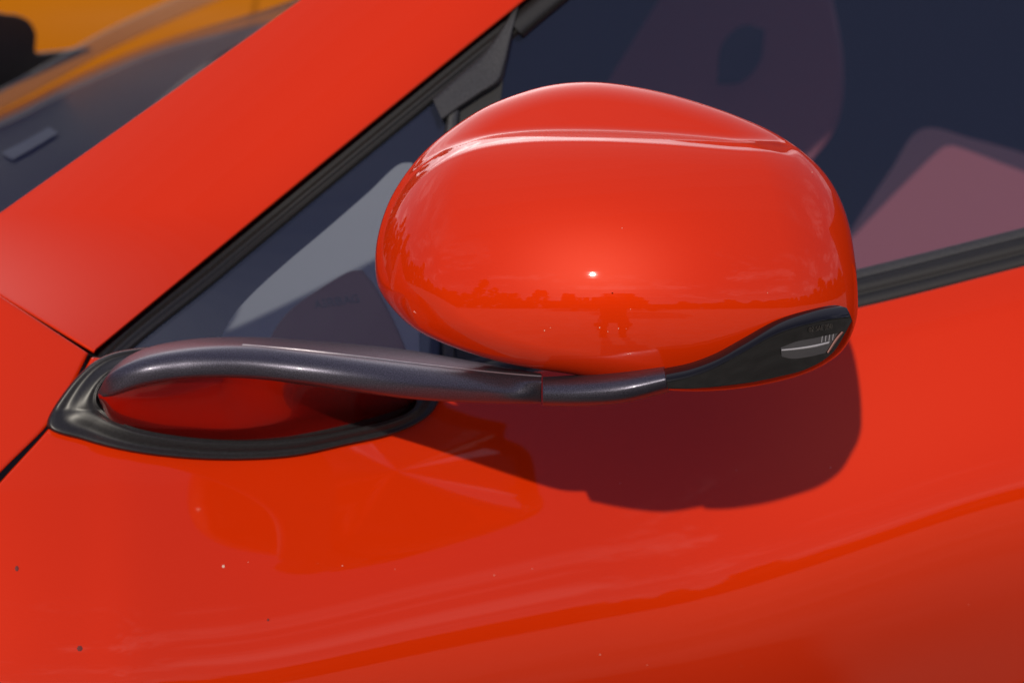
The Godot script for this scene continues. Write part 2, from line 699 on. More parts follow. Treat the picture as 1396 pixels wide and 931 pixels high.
func build_flank() -> void:
	# door
	var gap := v3([126, 492, 92, 552, 76, 577, 0, 662, -120, 800, -420, 1300])
	var g := coons(v3([126, 492, 250, 500, 350, 530, 600, 530, 900, 478, 1171, 424, 1396, 368, 2100, 188]), v3([-420, 1300, 300, 1300, 1200, 1300, 2100, 1300]), gap, v3([2100, 188, 2100, 700, 2100, 1300]), 150, 150, door_at)
	obj("door", mesh_of(world_rows(rolled(g, "lt", 5.0, 0.03))), mats.paint)
	# front wing
	g = coons(v3([-500, 88, -200, 281, 0, 410, 112, 483]), v3([-950, 1250, -700, 1250, -440, 1250]), v3([-500, 90, -700, 600, -950, 1250]), v3([112, 484, 84, 540, 62, 573, -14, 650, -134, 790, -440, 1250]), 60, 90, wing_at)
	obj("front_wing", mesh_of(world_rows(rolled(g, "tr", 6.0, 0.03))), mats.paint)
	# windscreen pillar
	g = pillar_grid()
	obj("windscreen_pillar", mesh_of(world_rows(rolled(g, "lrtb", 5.0, 0.025))), mats.paint)
	# rubber seal between pillar and side glass: outer channel, two ribs, inner lip
	var path := v3([72, 576, 100, 532, 126, 481, 280, 351, 458, 204, 626, 67, 708, 1, 940, -189, 1250, -450])
	g = ribbon(path, 170, [-8, -0.016, -3, -0.014, 2, -0.006, 5, -0.002, 9, -0.0005, 12, -0.001, 14, -0.0015, 16, -0.0008, 18, 0.0006, 21, 0.001, 24, 0.0, 26, -0.0014, 28, 0.0, 30, 0.0006, 33, -0.002, 36, -0.006], glass_at)
	obj("pillar_seal", mesh_of(world_rows(g)), mats.rubber)
	# quarter glass with its printed black border
	g = coons(v3([150, 492, 235, 422, 312, 352, 370, 303, 440, 246, 500, 198, 560, 149, 640, 88]), v3([150, 560, 400, 560, 640, 560]), v3([150, 492, 150, 560]), v3([640, 88, 640, 300, 640, 560]), 60, 30, func(u, v): return glass_at(u, v) + 0.004)
	obj("quarter_glass", mesh_of(world_rows(g)), mats.glass)
	g = between(v3([128, 500, 150, 485, 235, 415, 312, 345, 370, 297, 440, 240, 500, 192, 560, 143, 625, 90]), v3([290, 520, 300, 464, 316, 432, 342, 402, 390, 358, 440, 316, 500, 264, 546, 223, 562, 222]), 60, 6, func(u, v): return glass_at(u, v) + 0.0075, [0.0, 0.0, 1.0, 0.0])
	obj("glass_border", mesh_of(world_rows(g)), mats.frit)
	g = between(v3([625, 90, 640, 200, 640, 540]), v3([562, 222, 568, 300, 572, 540]), 40, 6, func(u, v): return glass_at(u, v) + 0.0075, [0.0, 0.0, 1.0, 0.0])
	obj("glass_border", mesh_of(world_rows(g)), mats.frit)
	# window divider
	g = divider_grid()
	var div := obj("window_divider", mesh_of(world_rows(g)), mats.trim)
	g = ribbon(v3([618, 150, 614, 200, 612, 330, 612, 560]), 30, [-9, -0.004, -8, 0.002, -4, 0.0035, 4, 0.0035, 8, 0.002, 9, -0.004], glass_at)
	obj("post", mesh_of(world_rows(g)), mats.trim, div)
	g = coons(v3([622, 152, 686, 108]), v3([622, 560, 660, 560]), v3([622, 152, 622, 560]), v3([686, 108, 680, 160, 668, 300, 660, 560]), 8, 30, func(u, v): return glass_at(u, v) + 0.003)
	obj("glass_run_channel", mesh_of(world_rows(g)), mats.rubber, div)
	# door window
	g = coons(v3([690, 40, 764, -12, 960, -170, 1275, -440, 1350, -470, 1500, -450, 2500, -330]), v3([640, 570, 900, 500, 1171, 430, 1396, 380, 2500, 90]), v3([690, 40, 678, 160, 640, 570]), v3([2500, -330, 2500, 90]), 100, 40, func(u, v): return glass_at(u, v) + 0.005)
	obj("door_window", mesh_of(world_rows(g)), mats.glass)
	# seal along the foot of the window
	path = v3([620, 548, 900, 485, 1171, 424, 1396, 368, 2100, 188])
	g = ribbon(path, 120, [6, -0.012, 3, -0.004, 0, 0.001, -4, 0.004, -10, 0.005, -17, 0.005, -20, 0.0035, -22, 0.002, -25, 0.004, -33, 0.005, -40, 0.0035, -43, 0.001, -45, -0.006], func(u, v): return glass_at(u, v))
	obj("waist_seal", mesh_of(world_rows(g)), mats.rubber)
	g = ribbon(path, 120, [-43, -0.004, -44, -0.0025, -52, -0.003, -55, -0.004, -56, -0.006], glass_at)
	obj("glass_wiper_lip", mesh_of(world_rows(g)), mats.trim)
	# header seal above the door window
	g = ribbon(v3([690, 24, 708, 8, 764, -38, 940, -182, 1262, -450, 1350, -486, 1500, -468, 2500, -350]), 120, [-2, -0.006, 6, 0.002, 14, 0.004, 26, 0.004, 33, 0.002, 36, -0.006], glass_at)
	obj("header_seal", mesh_of(world_rows(g)), mats.rubber)
	# dark structure behind the shut lines
	g = coons(v3([-520, 60, -60, 380, 0, 390, 200, 440]), v3([-600, 1250, -300, 1250, 0, 1250, 300, 1250]), v3([-520, 60, -560, 650, -600, 1250]), v3([200, 440, 200, 800, 300, 1250]), 20, 30, func(u, v): return door_at(u, v) + 0.07 + 0.10 * smoothstep(150.0, -100.0, u))
	obj("inner_frame", mesh_of(world_rows(g)), mats.black)

func divider_grid() -> Array:
	var a := curve(v3([588, 131, 622, 100, 660, 66, 692, 24, 704, 6]), 30)
	var b := curve(v3([604, 166, 626, 150, 655, 131, 683, 112, 690, 90, 698, 50, 708, 4]), 30)
	var raise := [0.0, -0.004, 0.1, 0.003, 0.4, 0.0045, 0.85, 0.0055, 0.95, 0.0045, 1.0, -0.002]
	var g := []
	for i in 30:
		var row := []
		for j in 14:
			var t := j / 13.0
			var q: Vector3 = a[i].lerp(b[i], t)
			q.z = glass_at(q.x, q.y) - table(raise, t)
			row.append(q)
		g.append(row)
	return g

func pillar_grid() -> Array:
	var lower := curve(v3([-60, 364, 0, 402, 60, 438, 126, 477]), 30)
	var edge := curve(v3([130, 474, 280, 350, 458, 203, 626, 66, 708, 0, 940, -191, 1250, -452]), 120)
	var top := curve(v3([-480, 640, -240, 464, 0, 294, 208, 147, 416, 0, 700, -202]), 130)
	# rows run from the windscreen edge to the window edge; the foot is cut by the wing's shut line
	var low := curve(v3([-330, 200, -200, 278, -60, 364, 60, 438, 131, 474, 200, 416, 280, 349, 358, 288, 458, 199, 529, 141, 626, 68, 708, -1, 940, -192]), 130)
	low = []
	for i in 40:
		low.append(Vector3(-62.0 + 190.0 * i / 39.0, 363.0 + 114.0 * i / 39.0, 0))
	low.append_array(edge)
	var hi := curve(v3([-64, 340, 0, 294, 208, 147, 416, 0, 700, -202, 1030, -452]), low.size())
	var g := []
	for j in 36:
		var row := []
		for i in low.size():
			var q: Vector3 = hi[i].lerp(low[i], j / 35.0)
			q.z = pillar_at(q.x, q.y)
			row.append(q)
		g.append(row)
	return g

func build_mirror() -> void:
	# gasket round the arm's foot
	var outer := curve(v3([63, 582, 110, 600, 170, 615, 250, 625, 330, 627, 400, 622, 470, 607, 535, 592, 575, 574, 593, 557, 600, 538, 560, 515, 450, 495, 300, 480, 192, 474, 132, 490, 84, 538]), 160, true, false)
	var inner := curve(v3([134, 548, 145, 562, 178, 580, 245, 594, 330, 600, 410, 596, 480, 584, 530, 572, 555, 562, 565, 552, 566, 542, 540, 530, 450, 515, 300, 500, 200, 496, 152, 510, 134, 532]), 160, true, false)
	var prof := [0.0, -0.004, 0.03, 0.0015, 0.10, 0.0035, 0.35, 0.0040, 0.6, 0.0075, 0.78, 0.0095, 0.92, 0.0095, 0.97, 0.0105, 1.0, 0.004]
	var g := []
	for j in 40:
		var t := j / 39.0
		var row := []
		for i in outer.size():
			var q: Vector3 = outer[i].lerp(inner[i], t)
			q.z = gasket_at(q.x, q.y) - table(prof, t)
			row.append(q)
		g.append(row)
	for f in [0.05, 0.3, 0.6, 0.98]:
		var row := []
		for q in inner:
			var p: Vector3 = q.lerp(Vector3(350, 548, 0), f)
			p.z = gasket_at(p.x, p.y) - 0.002
			row.append(p)
		g.append(row)
	obj("mirror_gasket", mesh_of(world_rows(g), true), mats.plastic)
	var mirror := Node3D.new()
	mirror.name = "wing_mirror"
	car.add_child(mirror, true)
	build_shell(mirror)
	build_arm(mirror)

func tube(path: Array, radius: float) -> ArrayMesh:
	var rows := []
	for i in path.size():
		var way: Vector3 = (path[mini(i + 1, path.size() - 1)] - path[maxi(i - 1, 0)]).normalized()
		var a := way.cross(Vector3.UP).normalized()
		var b := way.cross(a)
		var row := []
		for k in 8:
			row.append(path[i] + (a * cos(TAU * k / 8) + b * sin(TAU * k / 8)) * radius)
		rows.append(row)
	return mesh_of(rows, true, Vector2.ONE, true)

func gasket_at(u: float, v: float) -> float:
	return minf(door_at(u, v), DOOR_DEEP + along(u) + 0.012) - 0.002

func build_arm(mirror: Node3D) -> void:
	var B := 0.205
	# crest edge, upper face, nose, lower edge, hollow under it, foot, back, plate
	var k1 := [133, 533, B - 0.012, 150, 508, B - 0.022, 188, 487, B - 0.033, 250, 474, B - 0.044, 330, 470, B - 0.056, 400, 476, B - 0.070, 480, 485, B - 0.088, 560, 495, B - 0.110, 640, 504, B - 0.138, 700, 510, B - 0.160, 738, 513, B - 0.174]
	var k2 := [132, 536, B - 0.012, 146, 514, B - 0.026, 186, 494, B - 0.040, 250, 482, B - 0.052, 330, 479, B - 0.064, 400, 485, B - 0.078, 480, 495, B - 0.097, 560, 506, B - 0.119, 640, 514, B - 0.147, 700, 520, B - 0.168, 738, 521, B - 0.181]
	var k3 := [132, 539, B - 0.012, 147, 525, B - 0.027, 188, 507, B - 0.044, 250, 497, B - 0.056, 330, 495, B - 0.069, 400, 502, B - 0.083, 480, 513, B - 0.102, 560, 525, B - 0.124, 640, 533, B - 0.152, 700, 537, B - 0.172, 738, 534, B - 0.172]
	var k4 := [133, 542, B - 0.012, 149, 537, B - 0.026, 192, 523, B - 0.042, 250, 513, B - 0.054, 330, 512, B - 0.066, 400, 518, B - 0.080, 480, 529, B - 0.098, 560, 540, B - 0.119, 640, 546, B - 0.146, 700, 548, B - 0.164, 738, 548, B - 0.160]
	var k5 := [134, 544, B - 0.010, 152, 541, B - 0.020, 200, 527, B - 0.030, 260, 517, B - 0.040, 335, 516, B - 0.052, 405, 522, B - 0.064, 485, 533, B - 0.082, 562, 543, B - 0.103, 641, 548, B - 0.130, 701, 549, B - 0.148, 738, 549, B - 0.158]
	var k6 := [135, 544, B - 0.004, 153, 541, B - 0.008, 200, 528, B - 0.012, 260, 519, B - 0.020, 335, 518, B - 0.030, 408, 523, B - 0.042, 488, 533, B - 0.060, 564, 542, B - 0.082, 641, 546, B - 0.110, 701, 547, B - 0.128, 738, 547, B - 0.140]
	var k7 := [136, 541, B + 0.004, 158, 527, B + 0.004, 205, 512, B + 0.004, 265, 500, B + 0.002, 338, 498, B - 0.006, 410, 502, B - 0.018, 490, 512, B - 0.040, 565, 520, B - 0.064, 642, 524, B - 0.098, 702, 527, B - 0.126, 738, 529, B - 0.142]
	var k8 := [135, 536, B + 0.002, 152, 507, B + 0.002, 192, 481, B + 0.002, 262, 467, B + 0.002, 340, 465, B - 0.004, 410, 467, B - 0.024, 490, 472, B - 0.048, 566, 480, B - 0.076, 642, 493, B - 0.112, 702, 504, B - 0.140, 738, 510, B - 0.158]
	var g := loft([k1, k2, k3, k4, k5, k6, k7, k8], 150, 96)
	obj("arm", mesh_of(capped(g), true, Vector2(6, 1), true), mats.arm, mirror)
	var crest := []
	for p in curve(v3d(k1.slice(12)), 120, false, false):
		crest.append(s3(Vector3(p.x, p.y, p.z + (along(p.x) + DOOR_DEEP - 0.205) * (1.0 - smoothstep(280.0, 740.0, p.x)) - 0.0002)))
	obj("crest_highlight", tube(crest, 0.00055), mats.edge_light, mirror)  # bright tube added to draw the highlight along the crest
	# foot in the hollow under the arm; its red paints in the door's reflection
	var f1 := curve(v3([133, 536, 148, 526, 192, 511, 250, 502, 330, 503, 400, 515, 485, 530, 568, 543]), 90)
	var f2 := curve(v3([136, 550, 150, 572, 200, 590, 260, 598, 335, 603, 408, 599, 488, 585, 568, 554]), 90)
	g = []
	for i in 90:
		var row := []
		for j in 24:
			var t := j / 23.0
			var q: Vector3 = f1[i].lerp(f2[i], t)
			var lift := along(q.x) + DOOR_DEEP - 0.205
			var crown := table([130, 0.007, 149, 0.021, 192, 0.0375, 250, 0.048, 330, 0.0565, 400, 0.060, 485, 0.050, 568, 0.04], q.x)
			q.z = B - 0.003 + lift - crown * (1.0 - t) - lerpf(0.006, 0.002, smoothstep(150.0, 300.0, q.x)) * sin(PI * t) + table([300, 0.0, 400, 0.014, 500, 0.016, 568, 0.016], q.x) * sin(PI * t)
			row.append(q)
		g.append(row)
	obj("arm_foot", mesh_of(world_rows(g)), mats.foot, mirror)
	# outer length of the arm, after the joint
	var a1 := [740, 517, B - 0.180, 790, 516, B - 0.190, 850, 511, B - 0.198, 906, 502, B - 0.200]
	var a2 := [740, 524, B - 0.188, 790, 523, B - 0.198, 850, 518, B - 0.206, 907, 508, B - 0.207]
	var a3 := [740, 538, B - 0.191, 790, 538, B - 0.201, 850, 532, B - 0.209, 909, 518, B - 0.210]
	var a4 := [740, 549, B - 0.184, 790, 549, B - 0.194, 850, 544, B - 0.203, 912, 528, B - 0.205]
	var a5 := [740, 547, B - 0.150, 790, 548, B - 0.160, 850, 543, B - 0.170, 912, 530, B - 0.172]
	var a6 := [740, 520, B - 0.145, 790, 516, B - 0.155, 850, 510, B - 0.165, 908, 505, B - 0.170]
	g = loft([a1, a2, a3, a4, a5, a6], 60, 72)
	obj("arm_end", mesh_of(capped(g), true, Vector2(3, 1), true), mats.arm, mirror)
	# indicator lens wrapped on the shell's lower corner
	g = []
	for i in 80:
		var row := []
		for j in 44:
			row.append(lens_point(i / 79.0, j / 43.0))
		g.append(row)
	var lens := obj("indicator_lens", mesh_of(world_rows(rolled(g, "tbr", 2.0, 0.02))), mats.gloss, mirror)
	on_lens("clear_window", [1065, 474, 1085, 466, 1110, 461, 1143, 454], [1066, 486, 1080, 489, 1105, 486, 1126, 481], mats.lamp, mirror, 0.0004)
	on_lens("reflector_strip", [1066, 476, 1085, 474, 1110, 470, 1132, 465], [1066, 479, 1085, 477.5, 1110, 474, 1130, 469], mats.lamp_bright, mirror, 0.0010)
	on_lens("reflector_strip", [1148, 452, 1140, 461, 1128, 480], [1151, 453, 1143, 463, 1130, 482], mats.lamp_warm, mirror, 0.0012)
	for k in 4:
		on_lens("reflector_rib", [1121 + 5 * k, 458.5 - k, 1120 + 5 * k, 467 - k], [1122.4 + 5 * k, 458.2 - k, 1121.4 + 5 * k, 466.7 - k], mats.lamp_bright, mirror, 0.0009)
	var tm := TextMesh.new()
	tm.text = "02 SAE (E4)"
	tm.font = sans()
	tm.font_size = 20
	tm.pixel_size = 0.00019
	tm.depth = 0.0003
	var word := obj("lettering", tm, mats.emboss, mirror)
	lay(word, 1119, 447, 10.0, lens_depth)

func sans() -> SystemFont:
	var f := SystemFont.new()
	f.font_names = ["Droid Sans"]
	return f

func lay(o: Node3D, u: float, v: float, lean: float, depth: Callable) -> void:   # set lettering flush on a surface
	var x := (spot(u + 4, v - 4 * tan(deg_to_rad(lean)), depth.call(u + 4, v - 4 * tan(deg_to_rad(lean)))) - spot(u - 4, v + 4 * tan(deg_to_rad(lean)), depth.call(u - 4, v + 4 * tan(deg_to_rad(lean))))).normalized()
	var y := spot(u, v - 4, depth.call(u, v - 4)) - spot(u, v + 4, depth.call(u, v + 4))
	var n := x.cross(y).normalized()
	o.transform = Transform3D(Basis(x, n.cross(x), n), spot(u, v, depth.call(u, v)) + n * 0.0004)

var lens_top := []
var lens_low := []

func lens_point(s: float, t: float) -> Vector3:
	if lens_top.is_empty():
		lens_top = curve(v3([907, 502, 940, 495, 975, 482, 1010, 463, 1060, 436, 1110, 421, 1140, 416, 1153, 419]), 80)
		lens_low = curve(v3([912, 528, 945, 528, 980, 525, 1020, 520, 1060, 512, 1100, 501, 1134, 480, 1161, 437]), 80)
	var k := clampf(s * 79.0, 0.0, 78.999)
	var a: Vector3 = lens_top[int(k)].lerp(lens_top[int(k) + 1], k - int(k))
	var b: Vector3 = lens_low[int(k)].lerp(lens_low[int(k) + 1], k - int(k))
	var q := a.lerp(b, t)
	q.z = lens_depth(q.x, q.y)
	return q

func lens_depth(u: float, v: float) -> float:   # a chamfer along the top, then a flat face that leans under
	var e := table([907, 502, 940, 495, 975, 482, 1010, 463, 1060, 436, 1110, 421, 1140, 416, 1165, 414], u)
	var x := v - e
	var seat := shell_base(u, 440.0) - 0.0015 + 0.0085 * pow(clampf((u - 1060.0) / 105.0, 0.0, 1.0), 3.0)
	return seat - table([-10.0, -0.003, 0.0, 0.0, 3.0, 0.0026, 12.0, 0.0072, 17.0, 0.0086, 21.0, 0.0086, 60.0, 0.0040, 100.0, -0.002], x)

func on_lens(called: String, a: Array, b: Array, mat: Material, parent: Node, proud: float) -> void:
	var g := between(v3(a), v3(b), 20, 5, lens_depth, [0.0, 0.0, 0.15, proud, 0.85, proud, 1.0, 0.0])
	obj(called, mesh_of(world_rows(g)), mat, parent)

const MID := -1.08        # the car's centre line

func slab(called: String, from: Vector3, to: Vector3, mat: Material, parent: Node = null) -> MeshInstance3D:   # a box with rounded long edges
	var size := (to - from).abs()
	var rows := []
	var r := minf(0.02, minf(size.x, minf(size.y, size.z)) * 0.45)
	for end in [[-0.5, 0.9], [-0.5, 1.0], [0.5, 1.0], [0.5, 0.9]]:
		var row := []
		for k in 20:
			var a := TAU * k / 20.0
			var sx := signf(cos(a)) * (size.y / 2 - r) + r * cos(a)
			var sy := signf(sin(a)) * (size.z / 2 - r) + r * sin(a)
			row.append((from + to) / 2 + Vector3(end[0] * size.x, sx * end[1], sy * end[1]))
		rows.append(row)
	return obj(called, mesh_of(capped(rows), true, Vector2.ONE, true), mat, parent)

func mirrored(p: Vector3) -> Vector3:
	return Vector3(p.x, p.y, 2.0 * MID - p.z)

func build_cabin() -> void:
	# windscreen: from the near pillar down to its far edge, gently curved
	var near := []
	for p in curve(v3([-150, 402, 0, 294, 208, 147, 416, 0, 700, -202]), 50):
		near.append(spot(p.x, p.y, pillar_at(p.x, p.y) + 0.012))
	var brow := curve(v3d([-420, 300, 0.72, -200, 226, 1.08, 0, 153, 1.35, 111, 99, 1.6, 215, 57, 1.85, 310, 32, 2.0, 398, 12, 2.1, 600, -60, 2.2, 900, -200, 2.2]), 50)
	var rows := []
	for i in 50:
		var row := []
		var b: Vector3 = s3(brow[i])
		for j in 40:
			var t := j / 39.0
			row.append(near[i].lerp(b, t) + Vector3(0, 0.012 * sin(PI * t), 0))
		rows.append(row)
	obj("windscreen", mesh_of(rows), mats.screen)
	var cut := func(u, v): return 1.42 + 0.0030 * u
	var strip := obj("reflection_streak", mesh_of(world_rows(ribbon(v3([-60, 178, 0, 150, 70, 112, 152, 66, 250, 20, 340, -20]), 40, [1, -0.002, 0, 0.0, -3, 0.002, -22, 0.002, -25, 0.0, -26, -0.002], cut))), mats.pale)  # added film, painted as a streak of reflection on the glass
	strip.set_meta("label", "pale translucent film painted as a reflection streak at the windscreen edge")
	var deep := func(u, v): return 1.50 + 0.0030 * u + 0.0004 * (v - 70.0)
	var corner := coons(v3([-70, -10, 0, 22, 22, 25, 38, 33, 48, 52, 46, 73, 75, 73, 118, 67]), v3([-70, 175, 0, 126, 60, 98, 122, 70]), v3([-70, -10, -70, 175]), v3([118, 67, 122, 70]), 50, 16, deep)
	obj("far_pillar_foot", mesh_of(world_rows(rolled(corner, "tr", 4.0, 0.06))), mats.black)
	# roof
	var edge := curve(v3([690, -196, 1030, -446, 1240, -446, 1330, -470, 1500, -462, 2500, -350]), 40)
	var roof := []
	for i in 40:
		var p: Vector3 = edge[i]
		var a := spot(p.x, p.y, pillar_at(p.x, p.y) + 0.004 if p.x < 1200.0 else glass_at(p.x, p.y))
		var row := []
		for j in 24:
			var t := j / 23.0
			row.append(Vector3(a.x, a.y + 0.06 * sin(PI * t), lerpf(a.z, 2.0 * MID - a.z, t)))
		roof.append(row)
	obj("roof", mesh_of(roof), mats.paint)
	# tub, far door, bulkheads
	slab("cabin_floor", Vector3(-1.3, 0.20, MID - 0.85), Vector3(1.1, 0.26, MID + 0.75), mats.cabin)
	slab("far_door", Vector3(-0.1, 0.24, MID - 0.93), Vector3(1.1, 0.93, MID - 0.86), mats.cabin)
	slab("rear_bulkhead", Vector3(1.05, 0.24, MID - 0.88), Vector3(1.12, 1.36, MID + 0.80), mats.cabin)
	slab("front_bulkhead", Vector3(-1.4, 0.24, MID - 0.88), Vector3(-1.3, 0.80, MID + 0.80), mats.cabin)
	# dashboard: dark top under the windscreen, added panel behind the quarter glass, pale for sunlight
	var dash := []
	for i in 50:
		var row := []
		var b: Vector3 = s3(brow[i])
		for j in 30:
			var t := lerpf(lerpf(0.02, 0.30, smoothstep(14.0, 30.0, i)), 1.0, j / 29.0)
			row.append(near[i].lerp(b, t) + Vector3(0, 0.012 * sin(PI * t) - 0.016, 0))
		dash.append(row)
	var board := obj("dashboard", mesh_of(dash), mats.dash_top)
	var pick := Vector2i(4, 4)
	var best := 1e9
	for i in 45:
		for j in 25:
			var q: Vector3 = dash[i][j] - eye
			var off := Vector2(698.0 + q.x / q.dot(ahead) * REACH / MARK - 6.0, 465.5 - q.dot(above) / q.dot(ahead) * REACH / MARK - 226.0).length()
			if off < best:
				best = off
				pick = Vector2i(i, j)
	var patch := []
	for i in 4:
		var row := []
		for j in 4:
			row.append(dash[pick.x + i][pick.y - 1 + j] + Vector3(0, 0.004, 0))
		patch.append(row)
	obj("lit_patch", mesh_of(patch), mats.lit_patch, board)  # pale patch painted where light falls on the dashboard
	var inner := coons(v3([-420, 306, -200, 238, 0, 166, 111, 112, 215, 70, 310, 45, 398, 24, 600, -46]), v3([-420, 700, 100, 700, 600, 700]), v3([-420, 306, -420, 700]), v3([600, -46, 600, 700]), 40, 12, func(u, v): return 2.02)
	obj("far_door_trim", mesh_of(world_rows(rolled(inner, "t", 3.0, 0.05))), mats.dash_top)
	var in_dash := func(u, v): return glass_at(u, v) + 0.50 + 0.0005 * (470.0 - v) + 0.0001 * (u - 430.0)
	var g := coons(v3([250, 440, 330, 360, 470, 250, 600, 150, 680, 120]), v3([250, 560, 450, 560, 680, 560]), v3([250, 440, 250, 560]), v3([680, 120, 680, 560]), 40, 30, in_dash)
	var panel := obj("sunlit_panel", mesh_of(world_rows(g)), mats.dash)  # added panel, its sunlit look put into the pale colour
	# speaker pod in the corner of the quarter glass
	var in_pod := func(u, v): return glass_at(u, v) + 0.045
	g = coons(v3([352, 505, 380, 450, 402, 425, 440, 398, 482, 374, 492, 373]), v3([352, 560, 450, 560, 575, 560]), v3([352, 505, 352, 560]), v3([492, 373, 505, 390, 522, 420, 545, 470, 575, 560]), 40, 30, in_pod)
	var pod := obj("corner_pod", mesh_of(world_rows(rolled(g, "ltr", 6.0, 0.05))), mats.dark_trim, panel)
	var tm := TextMesh.new()
	tm.text = "AIRBAG"
	tm.font = sans()
	tm.font_size = 24
	tm.pixel_size = 0.00042
	tm.depth = 0.0006
	var word := obj("lettering", tm, mats.black, panel)
	lay(word, 459, 411, 8.0, in_pod)
	# seats
	build_seat("")
	
func build_seat(_n: String) -> void:
	var seat := Node3D.new()
	seat.name = "seat"
	car.add_child(seat, true)
	var deep := func(u, v): return 1.37 - 0.0005 * (v - 200.0) + 0.00015 * (u - 1250.0)
	var g := coons(v3([1150, 338, 1230, 256, 1280, 208, 1292, 200, 1304, 202, 1396, 236, 1700, 340]), v3([1050, 700, 1300, 700, 1700, 700]), v3([1150, 338, 1100, 480, 1050, 700]), v3([1700, 340, 1700, 700]), 50, 40, deep)
	obj("seat_sun_patch", mesh_of(world_rows(rolled(g, "lt", 2.0, 0.2))), mats.seat, seat)  # outline cut to the shape of the sunlit patch on the seat
	g = coons(v3([1150, 330, 1215, 232, 1257, 176, 1330, 190, 1500, 240]), v3([1050, 700, 1300, 700, 1500, 700]), v3([1150, 330, 1100, 480, 1050, 700]), v3([1500, 240, 1500, 700]), 40, 30, func(u, v): return deep.call(u, v) + 0.06)
	obj("seat_shade_patch", mesh_of(world_rows(g)), mats.seat_shade, seat)  # darker piece behind it, painted as the seat's shaded part
	var other := Node3D.new()
	other.name = "seat"
	car.add_child(other, true)
	var deep2 := func(u, v): return 1.25 - 0.0005 * (v - 100.0)
	g = coons(v3([760, 240, 850, 94, 925, -20, 960, -60, 1090, -80, 1122, -40]), v3([760, 330, 900, 330, 1020, 330]), v3([760, 240, 760, 560]), v3([1122, -40, 1139, 80, 1128, 165, 1085, 230, 1020, 330]), 50, 40, deep2)
	var back := obj("backrest", mesh_of(world_rows(rolled(g, "lrt", 14.0, 0.2))), mats.seat, other)
	g = between(v3([978, 112, 985, 60, 1015, 34, 1042, 40]), v3([978, 114, 1010, 112, 1036, 84, 1043, 42]), 24, 6, deep2, [0.0, 0.002, 0.5, 0.006, 1.0, 0.002])
	obj("harness_slot", mesh_of(world_rows(g)), mats.slot, other)

# ---------------------------------------------------------------- the surroundings
func small_car(called: String, label: String, at: Vector3, turn: float, mat: Material) -> Node3D:
	var o := thing(called, label, "car")
	o.position = at
	o.rotation.y = turn
	# half width, sill, waist, shoulder, deck height by station
	var st := [[-2.2, 0.62, 0.22, 0.42, 0.50, 0.52], [-2.1, 0.80, 0.16, 0.46, 0.60, 0.62], [-1.7, 0.93, 0.14, 0.50, 0.72, 0.70], [-1.2, 0.97, 0.14, 0.54, 0.80, 0.78], [-0.6, 0.93, 0.14, 0.55, 0.82, 0.86], [0.2, 0.92, 0.14, 0.56, 0.82, 0.88], [0.8, 0.95, 0.14, 0.58, 0.86, 0.90], [1.4, 0.98, 0.14, 0.60, 0.90, 0.92], [1.9, 0.94, 0.18, 0.62, 0.88, 0.90], [2.15, 0.82, 0.26, 0.62, 0.82, 0.84]]
	var rows := []
	for s in st:
		var pts := []
		var x: float = s[0]
		var w: float = s[1]
		for q in [[-0.85, s[2]], [-0.98, s[2] + 0.08], [-0.96, s[3] - 0.12], [-1.0, s[3]], [-0.97, s[4] - 0.06], [-0.90, s[4]], [-0.55, s[5]], [0.0, s[5] + 0.02], [0.55, s[5]], [0.90, s[4]], [0.97, s[4] - 0.06], [1.0, s[3]], [0.96, s[3] - 0.12], [0.98, s[2] + 0.08], [0.85, s[2]]]:
			pts.append(Vector3(x, q[1], q[0] * w))
		rows.append(curve(pts, 64, true))
	var fine := []
	for i in 50:
		fine.append([])
	for k in 64:
		var line := []
		for r in rows:
			line.append(r[k])
		var c := curve(line, 50)
		for i in 50:
			fine[i].append(c[i])
	obj("body", mesh_of(capped(fine), true, Vector2.ONE, true), mat, o)
	var top := []
	for s in [[-0.75, 0.80, 0.84], [-0.2, 0.76, 1.10], [0.3, 0.72, 1.20], [0.8, 0.72, 1.18], [1.4, 0.74, 0.94]]:
		var pts := []
		for q in [[-1.0, 0.78], [-0.96, s[2] - 0.12], [-0.78, s[2] - 0.01], [0.0, s[2] + 0.02], [0.78, s[2] - 0.01], [0.96, s[2] - 0.12], [1.0, 0.78]]:
			pts.append(Vector3(s[0], maxf(q[1], 0.74), q[0] * s[1]))
		top.append(curve(pts, 40, true))
	obj("glasshouse", mesh_of(capped(top), true, Vector2.ONE, true), mats.gloss, o)
	for x in [-1.3, 1.3]:
		for z in [-0.90, 0.90]:
			var wheel := Node3D.new()
			wheel.name = "wheel"
			wheel.position = Vector3(x, 0.34, z)
			o.add_child(wheel, true)
			var tyre := TorusMesh.new()
			tyre.inner_radius = 0.21
			tyre.outer_radius = 0.345
			tyre.rings = 40
			tyre.ring_segments = 16
			var ty := obj("tyre", tyre, mats.rubber, wheel)
			ty.rotation.x = PI / 2
			ty.scale = Vector3(1, 1.7, 1)
			var rim := CylinderMesh.new()
			rim.top_radius = 0.225
			rim.bottom_radius = 0.225
			rim.height = 0.14
			rim.radial_segments = 32
			var ri := obj("rim", rim, mats.arm, wheel)
			ri.rotation.x = PI / 2
	return o

func build_background() -> void:
	var orange := paint(Color(0.36, 0.112, 0.002), 0.45)
	orange.metallic_specular = 0.12
	small_car("orange_car", "orange coupe parked beyond the red car, seen blurred past its windscreen", Vector3(1.0, 0, -3.5), PI, orange)
	trees()
	photographer()

